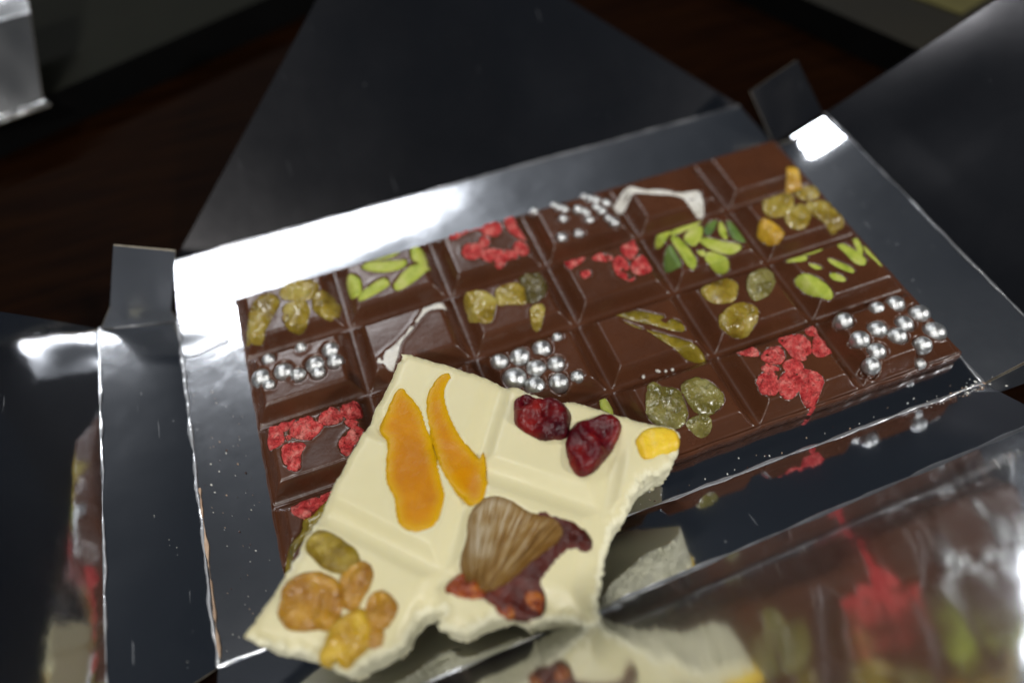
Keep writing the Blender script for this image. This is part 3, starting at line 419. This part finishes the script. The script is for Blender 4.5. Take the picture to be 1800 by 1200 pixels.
def crease(name, a, b, r, parent, mat='foil_worn', seed=0.0, n=90, rough=0.5):
    a = np.array(a, float); b = np.array(b, float); L = np.linalg.norm(b-a); d = (b-a)/L
    up = np.array([0, 0, 1.0]); sd = np.cross(d, up); sd /= np.linalg.norm(sd); up = np.cross(sd, d)
    V = []; k = 7
    for i in range(n+1):
        t = i/n; c = a+d*L*t
        nz = noise.fractal(Vector((t*L*3, seed, 0)), 1, 2, 3); nz2 = noise.fractal(Vector((t*L*5, seed+9, 0)), 1, 2, 3)
        rr = r*0.42*max(0.15, 1+rough*2.2*nz2); c = c+sd*nz*r*0.6
        for j in range(k):
            an = math.pi*j/(k-1)
            V.append(c+sd*math.cos(an)*rr*1.3+up*math.sin(an)*rr*0.55)
    F = []
    for i in range(n):
        for j in range(k-1):
            p = i*k+j; F.append([p, p+1, p+k+1, p+k])
    return mesh_obj(name, V, F, M[mat], parent)

box = thing('chocolate_box', 'large opened silver foil lined box lying flat, dark chocolate bar inside', 'box')
XL, XR, YF, YR, ZB = -3.6, 3.08, -1.81, 1.62, -0.285
base = grid_sheet('base_panel', bil((XL, YF, ZB), (XR, YF, ZB), (XR, YR, ZB), (XL, YR, ZB)), 60, 34, box, amp=0.004, freq=0.8)
# side walls, each leaning outward
LW = [(XL, YR, ZB), (-4.27, YR+.02, -0.12), (-4.30, YF-.02, -0.10), (XL, YF, ZB)]
grid_sheet('side_wall', bil((XL, YF, ZB), (XL, YR, ZB), (-4.27, YR+.02, -0.08), (-4.27, YF-.30, -0.02)), 34, 8, box, amp=0.006, freq=0.9, seed=3)
rw = bil((XR, YF, ZB), (XR, YR, ZB), (3.66, YR, -0.03), (3.66, YF, -0.03))
def rwf(u, v):
    q = rw(u, v); q[2] -= 0.11*max(0.0, q[1]-1.1)*min(1, v*3); return q
grid_sheet('side_wall', rwf, 34, 8, box, amp=0.006, freq=0.9, seed=5)
bw = bil((XL, YR, ZB), (XR, YR, ZB), (3.06, 2.36, -0.26), (-3.56, 2.45, -0.262), sag=0.003)
def bwf(u, v):
    q = bw(u, v); return q
grid_sheet('side_wall', bwf, 70, 10, box, amp=0.012, freq=0.8, seed=8, mats=[M['foil_rear'], M['card'], M['print']])
grid_sheet('side_wall', bil((XL, YF, ZB), (XR, YF, ZB), (XR+.02, -2.36, 0.0), (XL, -2.57, 0.04)), 60, 8, box, amp=0.005, freq=0.8, seed=11)
c, s_ = math.cos, math.sin
def R_(d): return math.radians(d)
def flap_quad(a, b_, out, inset_a, inset_b, length, curl=0.0, **kw):
    a, b_, out = np.array(a, float), np.array(b_, float), np.array(out, float)
    ex = (b_-a)/np.linalg.norm(b_-a); N = np.cross(ex, out); N /= np.linalg.norm(N)
    if N[2] < 0: N = -N
    c11 = b_-ex*inset_b+out*length; c01 = a+ex*inset_a+out*length
    g = bil(a, b_, c11, c01)
    grid_sheet('closing_flap', lambda u, v: g(u, v)+N*curl*(v*length)**2, 64, 40, box, **kw)
flapm = [M['foil_flap'], M['card'], M['print']]; tabm = [M['foil_rear'], M['card'], M['print']]
frontm = [M['foil_front'], M['card'], M['print']]
t = R_(38); flap_quad((-3.56, 2.45, -0.262), (3.06, 2.36, -0.26), (0, c(t), s_(t)), 2.7, 2.7, 2.75, amp=0.03, freq=0.55, seed=2.2, mats=flapm)
t = R_(60); flap_quad((-4.27, YF-.30, -0.02), (-4.27, YR+.02, -0.08), (-c(t), 0, s_(t)), 0.1, 0.4, 1.6, curl=-0.03, amp=0.03, freq=0.5, seed=5.2)
t = R_(43); flap_quad((3.66, YF, -0.03), (3.66, YR, -0.03), (c(t), 0, s_(t)), 0.5, 0.5, 2.4, amp=0.03, freq=0.5, seed=7.2, mats=flapm)
t = R_(60); flap_quad((XL, -2.57, 0.04), (XR+.02, -2.36, 0.0), (0, -c(t), s_(t)), 2.8, 2.6, 2.85, amp=0.03, freq=0.5, seed=9.7, mats=frontm)
# tuck tabs at the corners
def bent(*rows):
    rows = [np.array(r, float) for r in rows]
    def f(u, v):
        k = v*(len(rows)-1); i = min(int(k), len(rows)-2); q = k-i
        a = rows[i][0]*(1-u)+rows[i][1]*u; b_ = rows[i+1][0]*(1-u)+rows[i+1][1]*u
        return a*(1-q)+b_*q
    return f
grid_sheet('tuck_tab', bent([TL[0], TL[1]], [TL[2], TL[3]], [TL[4], TL[5]]), 12, 16, box, amp=0.035, freq=1.8, seed=4, mats=tabm)
grid_sheet('tuck_tab', bent([TR[0], TR[1]], [TR[2], TR[3]]), 12, 12, box, amp=0.01, freq=1.8, seed=6, mats=flapm)
grid_sheet('tuck_tab', bent([TF[0], TF[1]], [TF[2], TF[3]]), 12, 12, box, amp=0.02, freq=1.8, seed=6)
# worn folds
for i, (a, b_, r) in enumerate([((XL, YF, ZB+.006), (XL, YR, ZB+.006), 0.028), ((XR, YF, ZB+.006), (XR, YR, ZB+.006), 0.022), ((XL, YF, ZB+.006), (XR, YF, ZB+.006), 0.022), ((XL, YR, ZB+.004), (XR, YR, ZB+.004), 0.014),
        ((-4.27, YF-.30, -0.015), (-4.27, YR+.02, -0.075), 0.024), ((3.66, YF, -0.025), (3.66, YR, -0.025), 0.018), ((-3.56, 2.45, -0.257), (3.06, 2.36, -0.255), 0.022), ((XL, -2.57, 0.045), (XR+.02, -2.36, 0.005), 0.018),
        ((XL, YR+.01, ZB+.006), (-4.27, YR+.03, -0.075), 0.018)]):
    crease('fold_crease', a, b_, r, box, seed=i*3.1)
o = crease('fold_crease', (XL+.025, YF+.06, ZB+.012), (XL+.02, -0.3, ZB+.012), 0.012, box, 'tan', seed=40, rough=1.3)
o['label'] = 'fold worn through to the brown board'

# second box, top left corner of the picture
box2 = thing('chocolate_box', 'second silver foil box, only its bright corner showing at the top left', 'box')
for i, nm in enumerate(('side_wall', 'closing_flap', 'tuck_tab')):
    q = BOX2[i]
    grid_sheet(nm, bil(*q), 14, 14, box2, amp=0.03, freq=1.2, seed=20+i, mats=frontm)
crease('fold_crease', BOX2[0][2], BOX2[0][3], 0.02, box2, seed=61, n=20)

# ------------------------------------------------------------------ dark chocolate bar
PY = 0.7717
def groove(q, hw=0.135, depth=0.15, bw=0.012):
    t = np.clip((np.abs(q)-bw)/(hw-bw), 0, 1)
    return -depth*(1-(t*t*(3-2*t)*0.8+t*0.2))
def bar_h(x, y):
    gx = (x+3); gy = (2*PY-y)/PY
    qx = np.abs(gx-np.round(gx)); qy = np.abs(gy-np.round(gy))*PY
    a = groove(qx, 0.150); b_ = groove(qy, 0.140)
    k = 0.006
    m_ = np.minimum(a, b_)
    # a thin raised moulding line at the bottom of each channel
    return m_
bar = thing('chocolate_bar', 'whole dark chocolate bar of 24 squares studded with fruit, nuts and silver pearls', 'chocolate bar')
nx, ny = 500, 260
xs = np.linspace(-2.985, 2.985, nx); ys = np.linspace(-2*PY+.012, 2*PY-.012, ny)
X, Y = np.meshgrid(xs, ys); x, y = X.ravel(), Y.ravel()
h = bar_h(x, y)
h = h + 0.0045*fbm(x, y, 1.5, 1.6, 2)
h = dent(x, y, h, BAR, PEARLS)
# the rear rim of the bar is chipped
top = np.column_stack([x, y, h])
ex = 0.010*fbm(x, y, 8, 4, 3)
rim = (np.abs(x) > 2.98) ; top[rim, 0] += ex[rim]*1.0
rim = (np.abs(y) > 2*PY-.02); top[rim, 1] += ex[rim]*1.0
I = np.arange(nx*ny).reshape(ny, nx)
F = np.stack([I[:-1, :-1], I[:-1, 1:], I[1:, 1:], I[1:, :-1]], -1).reshape(-1, 4).tolist()
ring = list(I[0, :])+list(I[1:, -1])+list(I[-1, -2::-1])+list(I[-2:0:-1, 0])
n0 = nx*ny; V = [top]
prev = ring; base_n = n0
for k, (off, z) in enumerate([(0.008, -0.13), (0.016, -0.20), (0.012, -0.268), (-0.01, -0.279)]):
    rp = top[ring].copy()
    rp[:, 0] += np.sign(rp[:, 0])*off*(np.abs(rp[:, 0]) > 2.95); rp[:, 1] += np.sign(rp[:, 1])*off*(np.abs(rp[:, 1]) > 1.5); rp[:, 2] = z
    V.append(rp); cur = list(range(base_n, base_n+len(ring)))
    m_ = len(ring)
    for i in range(m_): F.append([prev[i], cur[i], cur[(i+1) % m_], prev[(i+1) % m_]])
    prev = cur; base_n += m_
F.append(prev[::-1])
mesh_obj('chocolate_slab', np.vstack(V), F, M['dark'], bar)
for kind, P in BAR:
    o = topping(kind, P, bar, bar_h)
    if kind in LBL: o['label'] = LBL[kind]
def sphere_mesh(name, seg=24, rings=14):
    me = bpy.data.meshes.new(name); bm = bmesh.new(); bmesh.ops.create_uvsphere(bm, u_segments=seg, v_segments=rings, radius=S)
    bm.to_mesh(me); bm.free(); me.materials.append(M['pearl']); me.polygons.foreach_set('use_smooth', [True]*len(me.polygons)); return me
pm = sphere_mesh('silver_pearl')
for (px, py, r) in PEARLS:
    o = bpy.data.objects.new('silver_pearl', pm); col.objects.link(o); o.parent = bar
    z = float(bar_h(np.array([px]), np.array([py]))[0])
    rr = max(r, 0.05)*1.06
    o.location = (px*S, py*S, (z+0.022-rr*random.uniform(.60, .80))*S)
    o.scale = (rr*random.uniform(.97, 1.04), rr, rr*random.uniform(.92, 1.0)); o.rotation_euler = (random.random(), random.random(), random.random()*6)

# ------------------------------------------------------------------ broken white chocolate piece on top of the bar
WZ = 0.38
white = thing('chocolate_piece', 'broken corner of white chocolate with dried fruit lying across the dark bar', 'chocolate piece')
GL = [np.array(g) for g in WGROOVE]
def white_h(x, y):
    g = np.full(x.shape, 0.0)
    for (a, b_) in GL:
        ab = b_-a; L = ab@ab
        tt = ((x-a[0])*ab[0]+(y-a[1])*ab[1])/L
        ext = np.clip(np.maximum(-tt, tt-1)*math.sqrt(L)/0.25, 0, 1)
        d = np.abs((x-a[0])*ab[1]-(y-a[1])*ab[0])/math.sqrt(L)
        tt2 = np.clip((d-0.02)/0.12, 0, 1); gg = -0.05*(1-tt2*tt2*(3-2*tt2))-0.010*np.exp(-(d/0.018)**2)
        g = np.minimum(g, gg*(1-ext))
    return g+WZ
raw = smooth_poly(WOUT, step=0.014)
raw = np.array(raw); nR = len(raw)
# which part of the outline is broken: everything beyond the two moulded edges
def seg_d(p, a, b_):
    a, b_ = np.array(a), np.array(b_); ab = b_-a; t_ = np.clip(((p-a)@ab)/(ab@ab), 0, 1); return np.linalg.norm(p-a-ab*t_)
c0, cR, cL = np.array(WOUT[1]), np.array(WOUT[7]), np.array(WOUT[56 if len(WOUT) > 56 else -5])
brk = np.array([min(seg_d(p, c0, cR), seg_d(p, WOUT[0], WOUT[LEFT_I])) > 0.03 for p in raw])
jit = np.array([noise.fractal(Vector((p[0]*14, p[1]*14, 3)), 1, 2, 4) for p in raw])
jit2 = np.array([noise.fractal(Vector((p[0]*14, p[1]*14, 9)), 1, 2, 4) for p in raw])
jit3 = np.array([noise.fractal(Vector((p[0]*26, p[1]*26, 13)), 1, 2, 3) for p in raw])
jit4 = np.array([noise.fractal(Vector((p[0]*26, p[1]*26, 19)), 1, 2, 3) for p in raw])
raw2 = raw+np.column_stack([jit, jit2])*0.012+np.column_stack([jit3, jit4])*0.020*brk[:, None]
Wp = ccw(raw2)
V2, F2, ring = tri_region(Wp, 0.026)
x, y = V2[:, 0], V2[:, 1]
h = white_h(x, y); h = dent(x, y, h, WHITE, depth=0.014)
h = h+0.004*fbm(x, y, 4.5, 1.5, 2)
de = dist_poly(x, y, Wp)
rp = V2[ring]
bk = np.array([min(seg_d(p, c0, cR), seg_d(p, WOUT[0], WOUT[LEFT_I])) > 0.03 for p in rp])
# the moulded rim drops a little; near a break the surface crumbles
brp = rp[bk]
dbk = np.full(len(x), 9.0)
for q in brp: dbk = np.minimum(dbk, np.hypot(x-q[0], y-q[1]))
cr = fbm(x, y, 12, 9, 3)
h -= np.exp(-(de/0.035)**2)*0.025*(dbk > 0.05)
h -= np.exp(-(dbk/0.045)**2)*(0.03+0.05*np.abs(cr))
top = np.column_stack([x, y, h])
nrm = np.roll(rp, -1, 0)-np.roll(rp, 1, 0); nrm = np.column_stack([nrm[:, 1], -nrm[:, 0]]); nrm /= np.linalg.norm(nrm, axis=1)[:, None]+1e-9
V = [top]; F = [list(f) for f in F2]; fm = [0]*len(F)
for i, f in enumerate(F2):
    if dbk[f].mean() < 0.035: fm[i] = 1
prev = ring; bn = len(V2); m_ = len(ring)
z_end = 0.055
rps = sum(np.roll(rp, d, 0) for d in range(-8, 9))/17
rps[~bk] = rp[~bk]
for k in range(1, 11):
    q = k/10; sm = min(1, q*2.5)
    off = np.where(bk, 0.03*np.sin(q*5+jit[:1])+0.0, 0.006)
    nn = np.array([noise.fractal(Vector((p[0]*9, p[1]*9, k*5.7)), 1, 2, 2) for p in rp])
    off = np.where(bk, -0.02*q+0.022*nn, -0.004-0.012*q)
    z = h[ring]*(1-q)+z_end*q
    V.append(np.column_stack([rp*(1-sm)+rps*sm+nrm*off[:, None], z])); cur = list(range(bn, bn+m_))
    for i in range(m_):
        F.append([prev[i], cur[i], cur[(i+1) % m_], prev[(i+1) % m_]]); fm.append(1 if bk[i] else 0)
    prev = cur; bn += m_
n1 = len(V2)
Vb = top.copy(); Vb[:, :2] -= (Vb[:, :2]-Vb[:, :2].mean(0))*0.0; Vb[:, 2] = z_end-0.001
# underside
idx = {r_: prev[i] for i, r_ in enumerate(ring)}
mapb = [idx[i] if i in idx else bn+i for i in range(n1)]
V.append(Vb)
for f in F2: F.append([mapb[i] for i in f[::-1]]); fm.append(0)
mesh_obj('chocolate_slab', np.vstack(V), F, [M['white'], M['crumbly']], white, True, fm)
def flat_h(x, y): return 0.35*white_h(x, y)+0.65*WZ
for kind, P in WHITE:
    o = topping(kind, P, white, flat_h, lift=(0.02 if kind == 'cranberry' else 0.016 if 'raisin' in kind else 0.004))
    if kind in LBL: o['label'] = LBL[kind]

# ------------------------------------------------------------------ small loose bits
CR = [('tiny white coconut crumb on the bar, upper of the two long ones', (0, 0)), ('tiny white coconut crumb on the bar, lower left one', (0, 0)), ('smallest white crumb on the bar, between the two bigger ones', (0, 0)), ('tiny white crumb on the bar, rightmost of the four', (0, 0))]
for i, (lb, _) in enumerate(CR):
    px, py, L_, a = CRUMBS[i]
    bm = bmesh.new(); bmesh.ops.create_icosphere(bm, subdivisions=2, radius=1)
    for v in bm.verts:
        v.co += v.co*noise.noise(v.co*2+Vector((i, 0, 0)))*0.35
        v.co = Vector((v.co.x*L_*S, v.co.y*0.014*S, v.co.z*0.012*S))
    me = bpy.data.meshes.new('coconut_crumb'); bm.to_mesh(me); bm.free(); me.materials.append(M['coconut'])
    o = bpy.data.objects.new('coconut_crumb', me); col.objects.link(o)
    z = float(bar_h(np.array([px]), np.array([py]))[0])
    o.location = (px*S, py*S, (z+.014)*S); o.rotation_euler = (0, 0.3, a)
    tag(o, lb, 'crumb', 'white crumbs on the dark bar')
V = []; F = []; fm = []
def crumb(cx, cy, cz, r, mi):
    b0 = len(V)
    for d in ((1, 0, 0), (-.8, .2, 0), (0, 1, 0), (.1, -1, 0), (0, 0, .9), (0, 0, -.5)):
        V.append((cx+d[0]*r*random.uniform(.6, 1.4), cy+d[1]*r*random.uniform(.6, 1.4), cz+d[2]*r*random.uniform(.6, 1.2)))
    for f in ((0, 2, 4), (2, 1, 4), (1, 3, 4), (3, 0, 4), (2, 0, 5), (1, 2, 5), (3, 1, 5), (0, 3, 5)): F.append([b0+k for k in f]); fm.append(mi)
for _ in range(80):
    crumb(random.uniform(XL+.05, -3.1), random.uniform(YF+.03, 0.8), ZB+.006, random.choice((.003, .004, .005, .009)), random.choice((0, 0, 1, 2)))
for _ in range(70):
    px = random.uniform(-3.5, 3.0); crumb(px, YF+abs(random.gauss(0, .05))+.02, ZB+.006, random.choice((.004, .005, .008)), random.choice((0, 0, 1, 2)))
for _ in range(60):
    crumb(random.gauss(2.9, .2), random.gauss(YF-.06, .05), ZB+.03, random.choice((.005, .008, .012)), random.choice((0, 1)))
for _ in range(18):
    crumb(random.uniform(-4.2, -3.7), random.uniform(YF, 1.4), ZB+.13, random.choice((.004, .006)), 0)
o = mesh_obj('chocolate_crumbs', V, F, [M['coconut'], M['tan'], M['dark']], None, False, fm)
o['kind'] = 'stuff'; o['label'] = 'fine crumbs and dust scattered over the foil'
